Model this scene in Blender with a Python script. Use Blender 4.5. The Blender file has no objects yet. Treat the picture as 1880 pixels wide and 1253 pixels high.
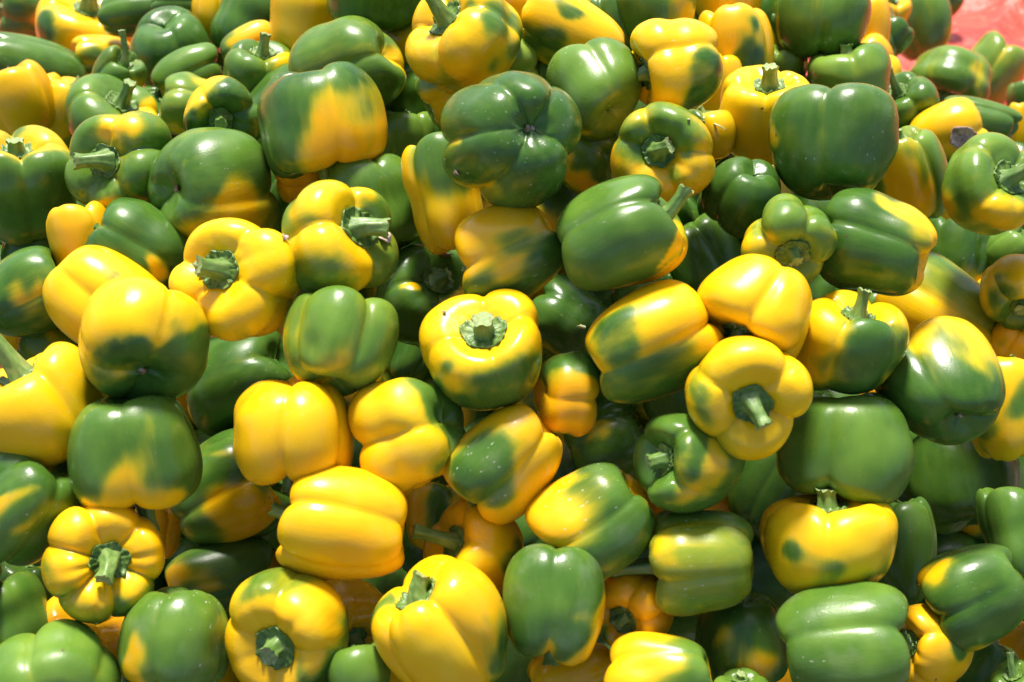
import bpy, math, random
import numpy as np

# ------------------------------------------------------------------ camera, world, sun, exposure
scene = bpy.context.scene
PITCH = math.radians(45.0)
CAM_H = 1.165
LENS = 50.0
FPX = 1880.0 * LENS / 36.0
cam_data = bpy.data.cameras.new('camera')
cam = bpy.data.objects.new('camera', cam_data)
scene.collection.objects.link(cam)
cam.location = (0, 0, CAM_H)
cam.rotation_euler = (math.pi / 2 - PITCH, 0, 0)
cam_data.lens = LENS
cam_data.sensor_width = 36.0
cam_data.clip_start = 0.01
cam_data.clip_end = 200
cam_data.dof.use_dof = True
cam_data.dof.focus_distance = 1.06
cam_data.dof.aperture_fstop = 8.0
scene.camera = cam

SUN_EL, SUN_AZ = math.radians(61), math.radians(-9)     # azimuth from +Y (behind the pile), negative = left
world = bpy.data.worlds.new('World')
scene.world = world
world.use_nodes = True
wn = world.node_tree
bg = wn.nodes['Background']
sky = wn.nodes.new('ShaderNodeTexSky')
sky.sky_type = 'NISHITA'
sky.sun_disc = False
sky.dust_density = 2.0
sky.air_density = 0.7
sky.ozone_density = 0.5
sky.sun_elevation = SUN_EL
sky.sun_rotation = SUN_AZ
wn.links.new(sky.outputs[0], bg.inputs[0])
bg.inputs[1].default_value = 0.12
sun_data = bpy.data.lights.new('sun', 'SUN')
sun_data.energy = 3.8
sun_data.angle = math.radians(9.0)
sun_data.color = (1.0, 0.95, 0.87)
sun = bpy.data.objects.new('sun', sun_data)
scene.collection.objects.link(sun)
sdir = np.array([math.sin(SUN_AZ) * math.cos(SUN_EL), math.cos(SUN_AZ) * math.cos(SUN_EL), math.sin(SUN_EL)])
from mathutils import Vector, Matrix
sun.rotation_euler = Vector(sdir).to_track_quat('Z', 'Y').to_euler()
sun.location = (0, 3, 4)
scene.view_settings.view_transform = 'Standard'
scene.view_settings.look = 'None'
scene.view_settings.gamma = 1.0
scene.view_settings.exposure = 0.95
scene.cycles.max_bounces = 5
scene.cycles.diffuse_bounces = 2
scene.cycles.glossy_bounces = 2
scene.cycles.caustics_reflective = False
scene.cycles.caustics_refractive = False

C_R = np.array([1.0, 0, 0])
C_U = np.array([0, math.sin(PITCH), math.cos(PITCH)])
C_F = np.array([0, math.cos(PITCH), -math.sin(PITCH)])
CAM = np.array([0, 0, CAM_H])

def ray(px, py):                                  # direction with unit depth along the optical axis
    return C_F + C_R * (px - 940.0) / FPX + C_U * (626.5 - py) / FPX

# ------------------------------------------------------------------ materials
def new_mat(name):
    m = bpy.data.materials.new(name); m.use_nodes = True
    nt = m.node_tree
    return m, nt, nt.nodes['Principled BSDF']

def nd(nt, typ, **kw):
    n = nt.nodes.new(typ)
    for k, v in kw.items():
        setattr(n, k, v)
    return n

def noise(nt, vec, scale, detail=2.0, w=None, rough=0.5):
    n = nd(nt, 'ShaderNodeTexNoise')
    if w is not None:
        n.noise_dimensions = '4D'; nt.links.new(w, n.inputs['W'])
    nt.links.new(vec, n.inputs['Vector'])
    n.inputs['Scale'].default_value = scale
    n.inputs['Detail'].default_value = detail
    n.inputs['Roughness'].default_value = rough
    return n.outputs[0]

def math_(nt, op, a, b=None, c=None, clamp=False):
    n = nd(nt, 'ShaderNodeMath', operation=op); n.use_clamp = clamp
    for i, v in enumerate((a, b, c)):
        if v is None: continue
        if isinstance(v, (int, float)): n.inputs[i].default_value = v
        else: nt.links.new(v, n.inputs[i])
    return n.outputs[0]

def maprange(nt, v, a, b, c=0.0, d=1.0, smooth=True):
    n = nd(nt, 'ShaderNodeMapRange')
    n.interpolation_type = 'SMOOTHSTEP' if smooth else 'LINEAR'
    nt.links.new(v, n.inputs[0])
    for i, x in enumerate((a, b, c, d)): n.inputs[i + 1].default_value = x
    return n.outputs[0]

def mix(nt, f, a, b):
    n = nd(nt, 'ShaderNodeMix', data_type='RGBA')
    if isinstance(f, (int, float)): n.inputs[0].default_value = f
    else: nt.links.new(f, n.inputs[0])
    for i, v in ((6, a), (7, b)):
        if isinstance(v, tuple): n.inputs[i].default_value = (*v, 1)
        else: nt.links.new(v, n.inputs[i])
    return n.outputs[2]

def skin_material():
    m, nt, b = new_mat('pepper_skin')
    tc = nd(nt, 'ShaderNodeTexCoord').outputs['Object']
    info = nd(nt, 'ShaderNodeObjectInfo')
    w = math_(nt, 'MULTIPLY', info.outputs['Random'], 50.0)
    sep = nd(nt, 'ShaderNodeSeparateColor'); nt.links.new(info.outputs['Color'], sep.inputs[0])
    gt, ot, dust = sep.outputs
    ripe = nd(nt, 'ShaderNodeAttribute', attribute_name='ripe').outputs['Fac']
    groove = nd(nt, 'ShaderNodeAttribute', attribute_name='groove').outputs['Fac']
    # streaks run along the fruit
    mp = nd(nt, 'ShaderNodeMapping'); nt.links.new(tc, mp.inputs[0]); mp.inputs['Scale'].default_value = (1, 1, 0.22)
    n1 = noise(nt, mp.outputs[0], 44, 4, w, .55)
    n2 = noise(nt, mp.outputs[0], 150, 3, w)
    n3 = noise(nt, tc, 30, 2, w)
    v = math_(nt, 'MULTIPLY_ADD', n1, 0.64, math_(nt, 'SUBTRACT', ripe, 0.32))
    v = math_(nt, 'MULTIPLY_ADD', groove, 0.10, v)
    v = math_(nt, 'MULTIPLY_ADD', n2, 0.30, math_(nt, 'SUBTRACT', v, 0.15))
    g_dark = mix(nt, gt, (0.026, 0.086, 0.010), (0.110, 0.220, 0.023))
    g_lite = mix(nt, gt, (0.056, 0.152, 0.018), (0.190, 0.315, 0.036))
    green = mix(nt, maprange(nt, n3, 0.35, 0.7), g_dark, g_lite)
    green = mix(nt, maprange(nt, n2, 0.42, 0.72, 0, 0.22), green, (0.15, 0.24, 0.03))
    ot = math_(nt, 'MULTIPLY', ot, 0.75)
    yel = mix(nt, ot, (0.87, 0.51, 0.004), (0.84, 0.32, 0.004))  # orange end also paints warm bounce light on buried yellow fruit
    yel2 = mix(nt, ot, (0.89, 0.58, 0.006), (0.86, 0.40, 0.005))
    yellow = mix(nt, maprange(nt, n3, 0.35, 0.7), yel, yel2)
    mid = (0.38, 0.36, 0.012)
    a1 = maprange(nt, v, 0.16, 0.60)
    a2 = maprange(nt, v, 0.36, 0.84)
    col = mix(nt, a1, green, mid)
    col = mix(nt, a2, col, yellow)
    # dust and fine scratches
    mp2 = nd(nt, 'ShaderNodeMapping'); nt.links.new(tc, mp2.inputs[0]); mp2.inputs['Scale'].default_value = (1, 1, 0.55)
    wob = noise(nt, tc, 260, 2)
    vo = nd(nt, 'ShaderNodeTexVoronoi'); vo.inputs['Scale'].default_value = 240
    addv = nd(nt, 'ShaderNodeVectorMath', operation='MULTIPLY_ADD')
    nt.links.new(wob, addv.inputs[0]); addv.inputs[1].default_value = (0.004, 0.003, 0.005); nt.links.new(mp2.outputs[0], addv.inputs[2])
    nt.links.new(addv.outputs[0], vo.inputs['Vector'])
    spk = maprange(nt, vo.outputs['Distance'], 0.18, 0.09)
    sepv = nd(nt, 'ShaderNodeSeparateColor'); nt.links.new(vo.outputs['Color'], sepv.inputs[0])
    pick = math_(nt, 'GREATER_THAN', sepv.outputs[0], 0.4)
    area = maprange(nt, noise(nt, tc, 22, 2, w), 0.46, 0.60)
    spk = math_(nt, 'MULTIPLY', math_(nt, 'MULTIPLY', spk, pick), math_(nt, 'MULTIPLY', area, dust), clamp=True)
    col = mix(nt, math_(nt, 'MULTIPLY', spk, 0.6), col, (0.62, 0.62, 0.50))
    film = math_(nt, 'MULTIPLY', maprange(nt, noise(nt, tc, 55, 4, w), 0.5, 0.75, 0, 0.10), dust)
    col = mix(nt, film, col, (0.55, 0.55, 0.45))
    # small corky blemishes
    vb = nd(nt, 'ShaderNodeTexVoronoi'); vb.inputs['Scale'].default_value = 75
    av = nd(nt, 'ShaderNodeVectorMath', operation='MULTIPLY_ADD')
    nt.links.new(wob, av.inputs[0]); av.inputs[1].default_value = (0.006, 0.006, 0.006)
    ofs = nd(nt, 'ShaderNodeVectorMath', operation='ADD'); nt.links.new(tc, ofs.inputs[0]); nt.links.new(info.outputs['Location'], ofs.inputs[1])
    nt.links.new(ofs.outputs[0], av.inputs[2]); nt.links.new(av.outputs[0], vb.inputs['Vector'])
    sb = nd(nt, 'ShaderNodeSeparateColor'); nt.links.new(vb.outputs['Color'], sb.inputs[0])
    blem = math_(nt, 'MULTIPLY', maprange(nt, vb.outputs['Distance'], 0.12, 0.05), math_(nt, 'GREATER_THAN', sb.outputs[1], 0.955))
    col = mix(nt, math_(nt, 'MULTIPLY', blem, 0.85), col, (0.10, 0.055, 0.02))
    nt.links.new(col, b.inputs['Base Color'])
    r = maprange(nt, noise(nt, tc, 70, 3, w), 0.3, 0.75, 0.20, 0.32)
    r = math_(nt, 'ADD', r, maprange(nt, noise(nt, tc, 24, 2, w), 0.45, 0.7, 0.0, 0.14))
    r = math_(nt, 'MULTIPLY_ADD', spk, 0.3, r)
    nt.links.new(r, b.inputs['Roughness'])
    b.inputs['IOR'].default_value = 1.46
    b.inputs['Specular IOR Level'].default_value = 0.42
    bump = nd(nt, 'ShaderNodeBump'); bump.inputs['Strength'].default_value = 0.35; bump.inputs['Distance'].default_value = 0.0016
    hsum = math_(nt, 'MULTIPLY_ADD', noise(nt, tc, 700, 2), 0.11, noise(nt, mp.outputs[0], 80, 3, w))
    nt.links.new(hsum, bump.inputs['Height'])
    nt.links.new(bump.outputs[0], b.inputs['Normal'])
    return m

def stalk_material(name, c1, c2, c3, rough=0.5, sc=220, stretch=0.25):
    m, nt, b = new_mat(name)
    tc = nd(nt, 'ShaderNodeTexCoord').outputs['Object']
    info = nd(nt, 'ShaderNodeObjectInfo')
    w = math_(nt, 'MULTIPLY', info.outputs['Random'], 50.0)
    mp = nd(nt, 'ShaderNodeMapping'); nt.links.new(tc, mp.inputs[0]); mp.inputs['Scale'].default_value = (1, 1, stretch)
    n1 = noise(nt, mp.outputs[0], sc, 3, w); n2 = noise(nt, tc, sc * 0.35, 3, w)
    col = mix(nt, maprange(nt, n1, 0.35, 0.7), c1, c2)
    col = mix(nt, maprange(nt, n2, 0.52, 0.75), col, c3)
    nt.links.new(col, b.inputs['Base Color'])
    b.inputs['Roughness'].default_value = rough
    bump = nd(nt, 'ShaderNodeBump'); bump.inputs['Strength'].default_value = 0.5; bump.inputs['Distance'].default_value = 0.001
    nt.links.new(n1, bump.inputs['Height']); nt.links.new(bump.outputs[0], b.inputs['Normal'])
    return m

MAT_SKIN = skin_material()
MAT_STEM = stalk_material('stem_green', (0.09, 0.18, 0.03), (0.19, 0.30, 0.07), (0.28, 0.34, 0.11), 0.42)
MAT_CALYX = stalk_material('calyx_green', (0.07, 0.145, 0.02), (0.15, 0.25, 0.04), (0.21, 0.29, 0.06), 0.45, 260, 1.0)
MAT_CUT = stalk_material('cut_stem', (0.20, 0.29, 0.09), (0.34, 0.41, 0.17), (0.24, 0.19, 0.08), 0.7, 500, 1.0)
MAT_CORK = stalk_material('cork_brown', (0.16, 0.09, 0.045), (0.34, 0.24, 0.15), (0.55, 0.46, 0.38), 0.85, 500, 1.0)
MAT_DRY = stalk_material('dry_flower', (0.42, 0.30, 0.24), (0.62, 0.48, 0.42), (0.22, 0.13, 0.09), 0.9, 300, 1.0)
MAT_STRAW = stalk_material('straw', (0.55, 0.58, 0.26), (0.75, 0.74, 0.45), (0.40, 0.45, 0.16), 0.6, 300, 0.2)

def sheet_material():
    m, nt, b = new_mat('red_sheet')
    tc = nd(nt, 'ShaderNodeTexCoord').outputs['Object']
    n1 = noise(nt, tc, 5, 4); n2 = noise(nt, tc, 60, 4)
    col = mix(nt, maprange(nt, n1, 0.35, 0.68), (0.60, 0.035, 0.015), (0.76, 0.09, 0.04))
    col = mix(nt, maprange(nt, n2, 0.5, 0.75, 0, 0.4), col, (0.82, 0.26, 0.16))
    nt.links.new(col, b.inputs['Base Color'])
    b.inputs['Roughness'].default_value = 0.5
    bump = nd(nt, 'ShaderNodeBump'); bump.inputs['Strength'].default_value = 0.8; bump.inputs['Distance'].default_value = 0.02
    n3 = noise(nt, tc, 14, 5)
    nt.links.new(math_(nt, 'MULTIPLY_ADD', n2, 0.15, n3), bump.inputs['Height']); nt.links.new(bump.outputs[0], b.inputs['Normal'])
    return m
MAT_SHEET = sheet_material()

MAT_GROUND = stalk_material('earth', (0.10, 0.075, 0.05), (0.16, 0.125, 0.09), (0.20, 0.16, 0.12), 0.95, 12, 1.0)  # dull brown for the added ground, keeps bounce light down

# ------------------------------------------------------------------ mesh helpers
def link(name, verts, faces, mat, parent=None, mw=None, attrs=None):
    me = bpy.data.meshes.new(name)
    verts = np.asarray(verts, dtype=np.float32)
    quads = np.asarray([f for f in faces if len(f) == 4], dtype=np.int32) if not isinstance(faces, np.ndarray) else faces
    tris = np.asarray([f for f in faces if len(f) == 3], dtype=np.int32) if not isinstance(faces, np.ndarray) else np.zeros((0, 3), np.int32)
    nq, ntri = len(quads), len(tris)
    loops = np.concatenate([quads.reshape(-1), tris.reshape(-1)]).astype(np.int32)
    me.vertices.add(len(verts)); me.vertices.foreach_set('co', verts.reshape(-1))
    me.loops.add(len(loops)); me.loops.foreach_set('vertex_index', loops)
    me.polygons.add(nq + ntri)
    starts = np.concatenate([np.arange(nq) * 4, nq * 4 + np.arange(ntri) * 3]).astype(np.int32)
    me.polygons.foreach_set('loop_start', starts)
    me.polygons.foreach_set('use_smooth', np.ones(nq + ntri, bool))
    if attrs:
        for k, a in attrs.items():
            at = me.attributes.new(k, 'FLOAT', 'POINT'); at.data.foreach_set('value', np.asarray(a, np.float32))
    me.update(calc_edges=True); me.validate()
    me.materials.append(mat)
    o = bpy.data.objects.new(name, me)
    scene.collection.objects.link(o)
    if parent is not None: o.parent = parent
    if mw is not None: o.matrix_world = mw
    return o

def ring_faces(nr, ns, cap0=None, cap1=None):
    i = np.arange(nr - 1)[:, None]; j = np.arange(ns)[None, :]; k = (j + 1) % ns
    q = np.stack([i * ns + j, (i + 1) * ns + j, (i + 1) * ns + k, i * ns + k], -1).reshape(-1, 4)
    faces = [tuple(f) for f in q.tolist()]
    if cap0 is not None: faces += [(cap0, a, (a + 1) % ns) for a in range(ns)]
    if cap1 is not None:
        b = (nr - 1) * ns
        faces += [(cap1, b + (a + 1) % ns, b + a) for a in range(ns)]
    return faces

def catmull(pts, n):
    p = np.asarray(pts, float); m = len(p)
    pp = np.vstack([2 * p[0] - p[1], p, 2 * p[-1] - p[-2]])
    t = np.linspace(0, m - 1 - 1e-6, n); i = t.astype(int); f = (t - i)[:, None]
    a, b, c, d = pp[i], pp[i + 1], pp[i + 2], pp[i + 3]
    return 0.5 * (2 * b + (c - a) * f + (2 * a - 5 * b + 4 * c - d) * f ** 2 + (3 * b - a - 3 * c + d) * f ** 3)

CREST = [(0, .72), (.16, .72), (.28, .77), (.43, .92), (.66, 1.0), (.87, .83), (.975, .47), (1.0, .10), (.965, -.30), (.86, -.65), (.66, -.92), (.42, -.98), (.20, -.86), (0, -.76)]
GROOVE = [(0, .72), (.15, .715), (.25, .71), (.36, .72), (.56, .81), (.76, .66), (.855, .35), (.88, .02), (.85, -.34), (.75, -.67), (.53, -.86), (.28, -.84), (.12, -.79), (0, -.76)]

def pepper_body(rng, n, roll, taper, lob, ns, nr, bend, waist):
    """verts in unit space (radius 1, half length 1), ring r = 0 is the stem cavity"""
    ph = np.linspace(0, 2 * np.pi, ns, endpoint=False)
    gap = 2 * np.pi / n
    ga = roll + np.arange(n) * gap + rng.uniform(-.22, .22, n) * gap * (np.arange(n) > 0)
    cr, gr = catmull(CREST, nr), catmull(GROOVE, nr)
    t = np.linspace(0, 1, nr)
    ends = np.clip(np.abs(t - .5) * 2, 0, 1)                       # 0 mid body, 1 at both ends
    gs = np.sort(np.mod(ga, 2 * np.pi)); gs_ext = np.concatenate([gs, [gs[0] + 2 * np.pi]])
    u = np.zeros(ns); k = np.zeros(ns, int)
    for j, a in enumerate(ph):
        a2 = a if a >= gs[0] else a + 2 * np.pi
        i = min(np.searchsorted(gs_ext, a2, side='right') - 1, n - 1)
        k[j] = i; u[j] = (a2 - gs_ext[i]) / (gs_ext[i + 1] - gs_ext[i])
    s = np.sin(np.pi * np.clip(u, 0, 1))
    s = (np.sqrt(s ** 2 + .012) - .11) / (np.sqrt(1.012) - .11)
    s = np.clip(s, 0, 1)
    ex = (.46 if lob <= 1 else .46 + .22 * (lob - 1)) - .03 * ends ** 1.2
    g = s[None, :] ** ex[:, None]
    sub = rng.random(n) < .4                                         # a shallow second crease on some lobes
    off = rng.uniform(.38, .62, n)
    dip = np.where(sub[k], np.exp(-((u - off[k]) / .10) ** 2), 0)
    g = g - dip[None, :] * (.05 + .20 * np.exp(-((t - .22) / .12) ** 2) + .10 * np.exp(-((t - .85) / .12) ** 2))[:, None]
    amp = 1 + rng.uniform(-.12, .08, n) * lob
    bot = 1 + rng.uniform(-.15, .08, n); sho = 1 + rng.uniform(-.11, .07, n)
    low = t > .5
    midw = np.sin(np.pi * np.clip((t - .12) / .80, 0, 1))
    grr = gr[:, 0] + (cr[:, 0] - gr[:, 0]) * np.clip(1 - lob, -1.2, 1) * .7 * midw           # shallower grooves mid body for smooth fruit
    rad = grr[:, None] + (cr[:, 0][:, None] * (1 + (amp[k] - 1)[None, :] * midw[:, None]) - grr[:, None]) * g
    zc = np.where(low[:, None], cr[:, 1][:, None] * bot[k][None, :], cr[:, 1][:, None] * (1 + (sho[k] - 1)[None, :] * np.clip((t - .12) / .12, 0, 1)[:, None]))
    zz = gr[:, 1][:, None] + (zc - gr[:, 1][:, None]) * g
    # taper to the blossom end, waist, low-frequency lumps, oval section, bend
    f = 1 - taper * np.clip(.45 - zz, 0, 2) * .5
    f = f * (1 - waist * np.exp(-((zz + .05) / .28) ** 2))
    rad = rad * f
    lump = np.zeros_like(rad)
    for _ in range(4):
        m_ = rng.integers(1, 4)
        lump += rng.uniform(.008, .024) * np.sin(m_ * ph[None, :] + rng.uniform(0, 6.28) + zz * rng.uniform(-2.6, 2.6))
    for _ in range(7):
        pc, zc_, wd, am = rng.uniform(0, 6.28), rng.uniform(-.9, .8), rng.uniform(.22, .5), rng.uniform(-.095, .07)
        dp = np.angle(np.exp(1j * (ph[None, :] - pc)))
        lump += am * np.exp(-(dp ** 2 + (zz - zc_) ** 2 * .8) / wd ** 2)
    rad = rad * (1 + lump * np.clip((t - .1) / .15, 0, 1)[:, None])
    x = rad * np.cos(ph)[None, :] * (1 + rng.uniform(-.05, .05)); y = rad * np.sin(ph)[None, :] * (1 + rng.uniform(-.05, .05))
    ba = rng.uniform(0, 6.28)
    x = x + bend * math.cos(ba) * (zz ** 2 - .3); y = y + bend * math.sin(ba) * (zz ** 2 - .3)
    tl = rng.uniform(-.10, .10, 2)
    zz = zz + (tl[0] * x + tl[1] * y) * np.sign(zz) * zz ** 2
    V = np.stack([x, y, zz], -1)
    mx = np.quantile(np.hypot(x, y).max(axis=0), .85)
    V[..., :2] /= mx
    zt, zb = np.quantile(V[..., 2].max(axis=0), .8), np.quantile(V[..., 2].min(axis=0), .2)
    V[..., 2] = (V[..., 2] - (zt + zb) / 2) / ((zt - zb) / 2)
    return V, 1 - g, k

def smooth(a, b, x):
    t = np.clip((x - a) / (b - a), 0, 1); return t * t * (3 - 2 * t)

# ------------------------------------------------------------------ the heap's surface: distance from the camera over the picture
ANCH = np.array([
    (0, 1260, .99), (470, 1260, .97), (940, 1260, .97), (1400, 1260, .99), (1880, 1260, 1.04),
    (0, 940, 1.02), (470, 940, 1.01), (940, 940, 1.01), (1400, 940, 1.03), (1700, 950, 1.10), (1880, 940, 1.10),
    (0, 640, 1.07), (470, 640, 1.05), (940, 640, 1.05), (1400, 640, 1.03), (1880, 640, 1.08),
    (0, 340, 1.18), (250, 330, 1.13), (470, 340, 1.10), (940, 330, 1.05), (1400, 340, 1.08), (1620, 340, 1.12), (1880, 340, 1.22),
    (40, 25, 1.88), (160, 45, 1.60), (60, 125, 1.50), (310, 90, 1.42), (30, 190, 1.36), (200, 200, 1.30), (420, 215, 1.24), (455, 40, 1.40), (480, 150, 1.30),
    (590, 220, 1.12), (635, 110, 1.17), (570, 40, 1.25), (700, 10, 1.22), (850, 60, 1.12), (1045, 60, 1.16), (1200, 30, 1.25), (1100, 160, 1.10),
    (1235, 120, 1.13), (1355, 80, 1.24), (1505, 40, 1.32), (1410, 200, 1.17), (1560, 150, 1.32), (1625, 40, 1.70), (1600, 110, 1.52), (1690, 40, 1.86),
    (1740, 10, 2.0), (1820, 130, 1.95), (1745, 150, 1.64), (1660, 190, 1.46), (1740, 240, 1.36), (1800, 225, 1.45), (1880, 180, 1.80), (1870, 240, 1.45),
])
def surf(x, y):
    d2 = (ANCH[:, 0] - x) ** 2 + (ANCH[:, 1] - y) ** 2 + 900.
    w = d2 ** -1.8
    return float((w * ANCH[:, 2]).sum() / w.sum())

# ------------------------------------------------------------------ the peppers of the photograph
# x, y, width px, length px, stem angle in the picture, tilt of the stem towards the viewer, ripeness, colour patches
# (patches: dx, dy in half widths from the centre, radius[, ripeness[, stretch along the fruit]])
PEP = []
def P(x, y, D, L, th, ph, base, patches, label, lay=0, n=None, roll=None, st=None, tone=None, dep=None, taper=None, lob=None, scar=False, bend=None, waist=None, dust=None, cork=False):
    PEP.append(dict(x=x, y=y, D=D, L=L, th=th, ph=ph, base=base, patches=patches, label=label, lay=lay, n=n, roll=roll, st=st,
                    tone=tone, dep=dep, taper=taper, lob=lob, scar=scar, bend=bend, waist=waist, dust=dust, cork=cork))
# --- far upper left
P(58,24,120,122,175,5,.1,[(.7,.1,.5),(.5,.6,.35)],'green pepper with a yellowed right side, in the top left corner beside the red sheet',lay=1)
P(160,55,172,140,82,28,.9,[(-.75,.1,.42),(-.85,-.5,.3)],'yellow pepper with a long upright stem and a green left flank, top left',st=(.62,95,.05),n=4,roll=20)
P(252,22,88,135,10,0,.12,[],'green pepper lying sideways behind the one with the upright stem',lay=1)
P(335,2,70,110,0,0,.08,[],'dark green pepper cut off by the top edge behind the grey-green three-lobed one',lay=2)
P(62,125,105,180,165,5,.08,[],'long plain green pepper lying on its side near the top left edge',lay=0,roll=-70,n=3,tone=(.25,.3))
P(188,106,78,115,180,10,.85,[(-.5,.2,.55),(-.2,-.6,.3)],'small yellow pepper half green, squeezed under the upright-stemmed one',lay=1)
P(212,150,88,125,60,35,.15,[(.6,-.45,.45),(.95,-.2,.3)],'green pepper with an orange lower corner and a thin dark upright stem',lay=0,st=(.75,100,.25),tone=(.3,.6))
P(312,95,142,152,290,-28,.06,[],'dark grey-green three-lobed pepper standing up in the upper left',n=3,roll=-10,tone=(.1,.3),lob=.8)
P(398,28,85,95,90,0,.95,[],'yellow pepper showing only its left shoulder behind two greens, top left',lay=2)
P(457,42,122,150,60,-10,.06,[],'smooth green pepper at the top edge above the small orange-topped one',lay=1,roll=60,n=3,tone=(.2,.2))
P(462,90,88,108,20,-10,.15,[(.15,.55,.55),(.7,.5,.4)],'small green pepper with an orange top, upper left',lay=0,tone=(.2,.9))
P(350,142,102,125,25,-8,.10,[(-.75,-.6,.45),(-.4,-.95,.35)],'green pepper with a yellow lower left end beside the dark three-lobed one',lay=0,roll=-15,n=3,tone=(.4,.3))
P(478,132,125,110,82,28,.15,[(.6,.2,.3)],'green pepper with a pale star-shaped stem pointing up, upper left',lay=0,st=(.32,75,.05),n=4,tone=(.4,.3),roll=10)
P(478,165,120,85,270,5,.92,[],'pair-lobed yellow pepper tucked under the pale star stem',lay=1,n=4,roll=8,dep=1.28)
P(362,196,112,120,170,0,.22,[(.5,.7,.5,.7),(-.5,-.7,.3)],'light green pepper turning yellow on top, left of the ringed stem',lay=1,tone=(.8,.2))
P(413,217,138,125,262,82,.06,[(-.3,.75,.55),(-.8,.35,.45),(.15,.95,.35)],'green pepper with a yellow crown facing out, stem ringed by a dark star',lay=-1,n=4,roll=40,st=(.22,270,.0),tone=(.1,.2),dep=1.17)
P(35,188,128,130,110,0,.95,[],'plain orange-yellow pepper at the left edge near the top',lay=0,tone=(.3,.7),n=3,roll=50)
P(128,212,135,130,70,5,.85,[(.45,.1,.35,.15,2.2),(-.75,-.4,.3,.2)],'yellow pepper with a broad green stripe behind the upright pale stem',lay=1,n=4,roll=35,tone=(.7,.4))
P(205,215,165,125,62,32,.14,[(.85,-.05,.4),(.95,.2,.3)],'green pepper with a pale stubby upright stem and a yellow right lobe',lay=0,n=4,roll=15,st=(.30,85,.0),tone=(.6,.3))
P(288,188,60,70,0,0,.05,[],'dark green pepper barely showing behind the pale stubby stem',lay=2)
P(48,340,188,205,97,24,.10,[(.25,.8,.4),(.85,.4,.35),(.92,-.3,.28),(-.5,.85,.3),(.55,.85,.35)],'big green pepper with a yellow rim around its stem, at the left edge',lay=0,n=4,roll=5,st=(0.14, 90, 0.0),tone=(.45,.5),lob=.7)
P(228,300,190,175,165,60,.12,[(.02,.68,.34),(-.35,.28,.2),(-.05,-.95,.3)],'knobbly green pepper with a stub stem pointing left and a yellow top fold',lay=0,n=5,roll=30,st=(.30,183,.35),tone=(.55,.4),lob=1.5)
P(390,343,205,222,8,-28,.08,[(.5,-.55,.40,.55),(-.2,-.85,.5,.40)],'large green pepper showing its brown blossom scar, left of centre',lay=-1,n=3,roll=25,scar=True,tone=(.3,.3),dust=.5,lob=.8)
# --- top middle
P(592,222,222,192,276,6,.12,[(.35,-.15,.52),(.45,-.7,.5),(-.2,-.85,.4),(.85,-.2,.6),(.75,.35,.4,.6)],'green and yellow pepper hanging head down, its stem pointing straight down',lay=-1,n=4,roll=-14,st=(.50,275,.1),tone=(.1,.6),lob=.6)
P(636,128,178,200,205,-28,.15,[(1.05,.1,.38),(.95,-.45,.28),(-1.05,-.2,.4,.6)],'large green pepper with yellow ends lying above the head-down one',lay=1,n=3,roll=10,tone=(.6,.3),bend=.05,lob=.9)
P(572,45,150,165,80,0,.97,[],'smooth all-yellow pepper behind the large green one, top',lay=2,n=3,roll=60)
P(690,-18,175,130,88,18,.07,[],'dark green pepper at the top edge, its lobed bottom pointing down',lay=1,n=4,roll=10,tone=(.15,.3),dep=1.24)
P(742,112,80,90,300,35,.06,[],'shadowed green pepper with a pale curled stem, squeezed between two big ones',lay=2,st=(.5,330,.3),tone=(.3,.2))
P(850,68,205,185,140,30,.90,[(.75,.2,.38,.1,1.5),(-.15,-.45,.42,.45),(-.4,.85,.25,.3)],'big yellow pepper with green blotches at the top edge, right of the dark lobed one',lay=0,n=4,roll=40,st=(.3,110,.1),tone=(.3,.5),dep=1.14)
P(972,12,125,110,90,10,.95,[],'orange-yellow pepper cut off by the top edge, between two big yellow ones',lay=2,tone=(.3,.9))
P(1047,62,130,185,155,-4,.93,[(-.85,-.4,.45),(.0,.7,.28,.2)],'egg-shaped yellow pepper with a green nose, top centre',lay=0,n=3,roll=70,tone=(.15,.2),lob=.5)
P(1118,50,105,120,100,0,.06,[],'dark green pepper in the shade behind the egg-shaped yellow one',lay=2,tone=(.15,.2))
P(1205,22,140,125,100,-15,.12,[(.7,-.3,.4),(-.1,-.9,.35)],'green pepper with a yellow lower right side, cut off by the top edge',lay=1,n=4,roll=20,tone=(.4,.4))
P(1330,8,130,110,90,10,.85,[(.5,.2,.5,.45)],'yellow and olive pepper at the top edge behind the paired yellow ones',lay=2,tone=(.5,.4))
P(1236,122,172,168,192,12,.94,[(.62,.0,.36,.1),(.45,-.75,.48,.08)],'yellow pepper with dark green smudges on its right and a green stem to its left',lay=-1,n=3,roll=28,st=(.32,200,.1),tone=(.1,.3),dust=.4,lob=.8,dep=1.07)
P(1350,85,132,142,100,-5,.92,[(.45,-.2,.52,.08)],'yellow pepper with a dark green right side, behind the yellow one at top right',lay=1,n=3,roll=-35,tone=(.1,.4))
P(1308,155,105,120,90,0,.97,[],'yellow pepper wedged behind the green-smudged yellow one',lay=2,tone=(.3,.4),dep=1.24)
P(1425,72,70,110,90,20,.1,[(.0,-.6,.4)],'dark green pepper with a grey dry stem between two bigger ones, top right',lay=2,st=(.5,60,.3))
P(1510,35,162,150,88,-8,.12,[(-.8,-.45,.4,.6),(.75,-.65,.4,.62)],'olive-green pepper with a deep vertical groove at the top edge',lay=0,n=4,roll=0,tone=(.5,.5))
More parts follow.
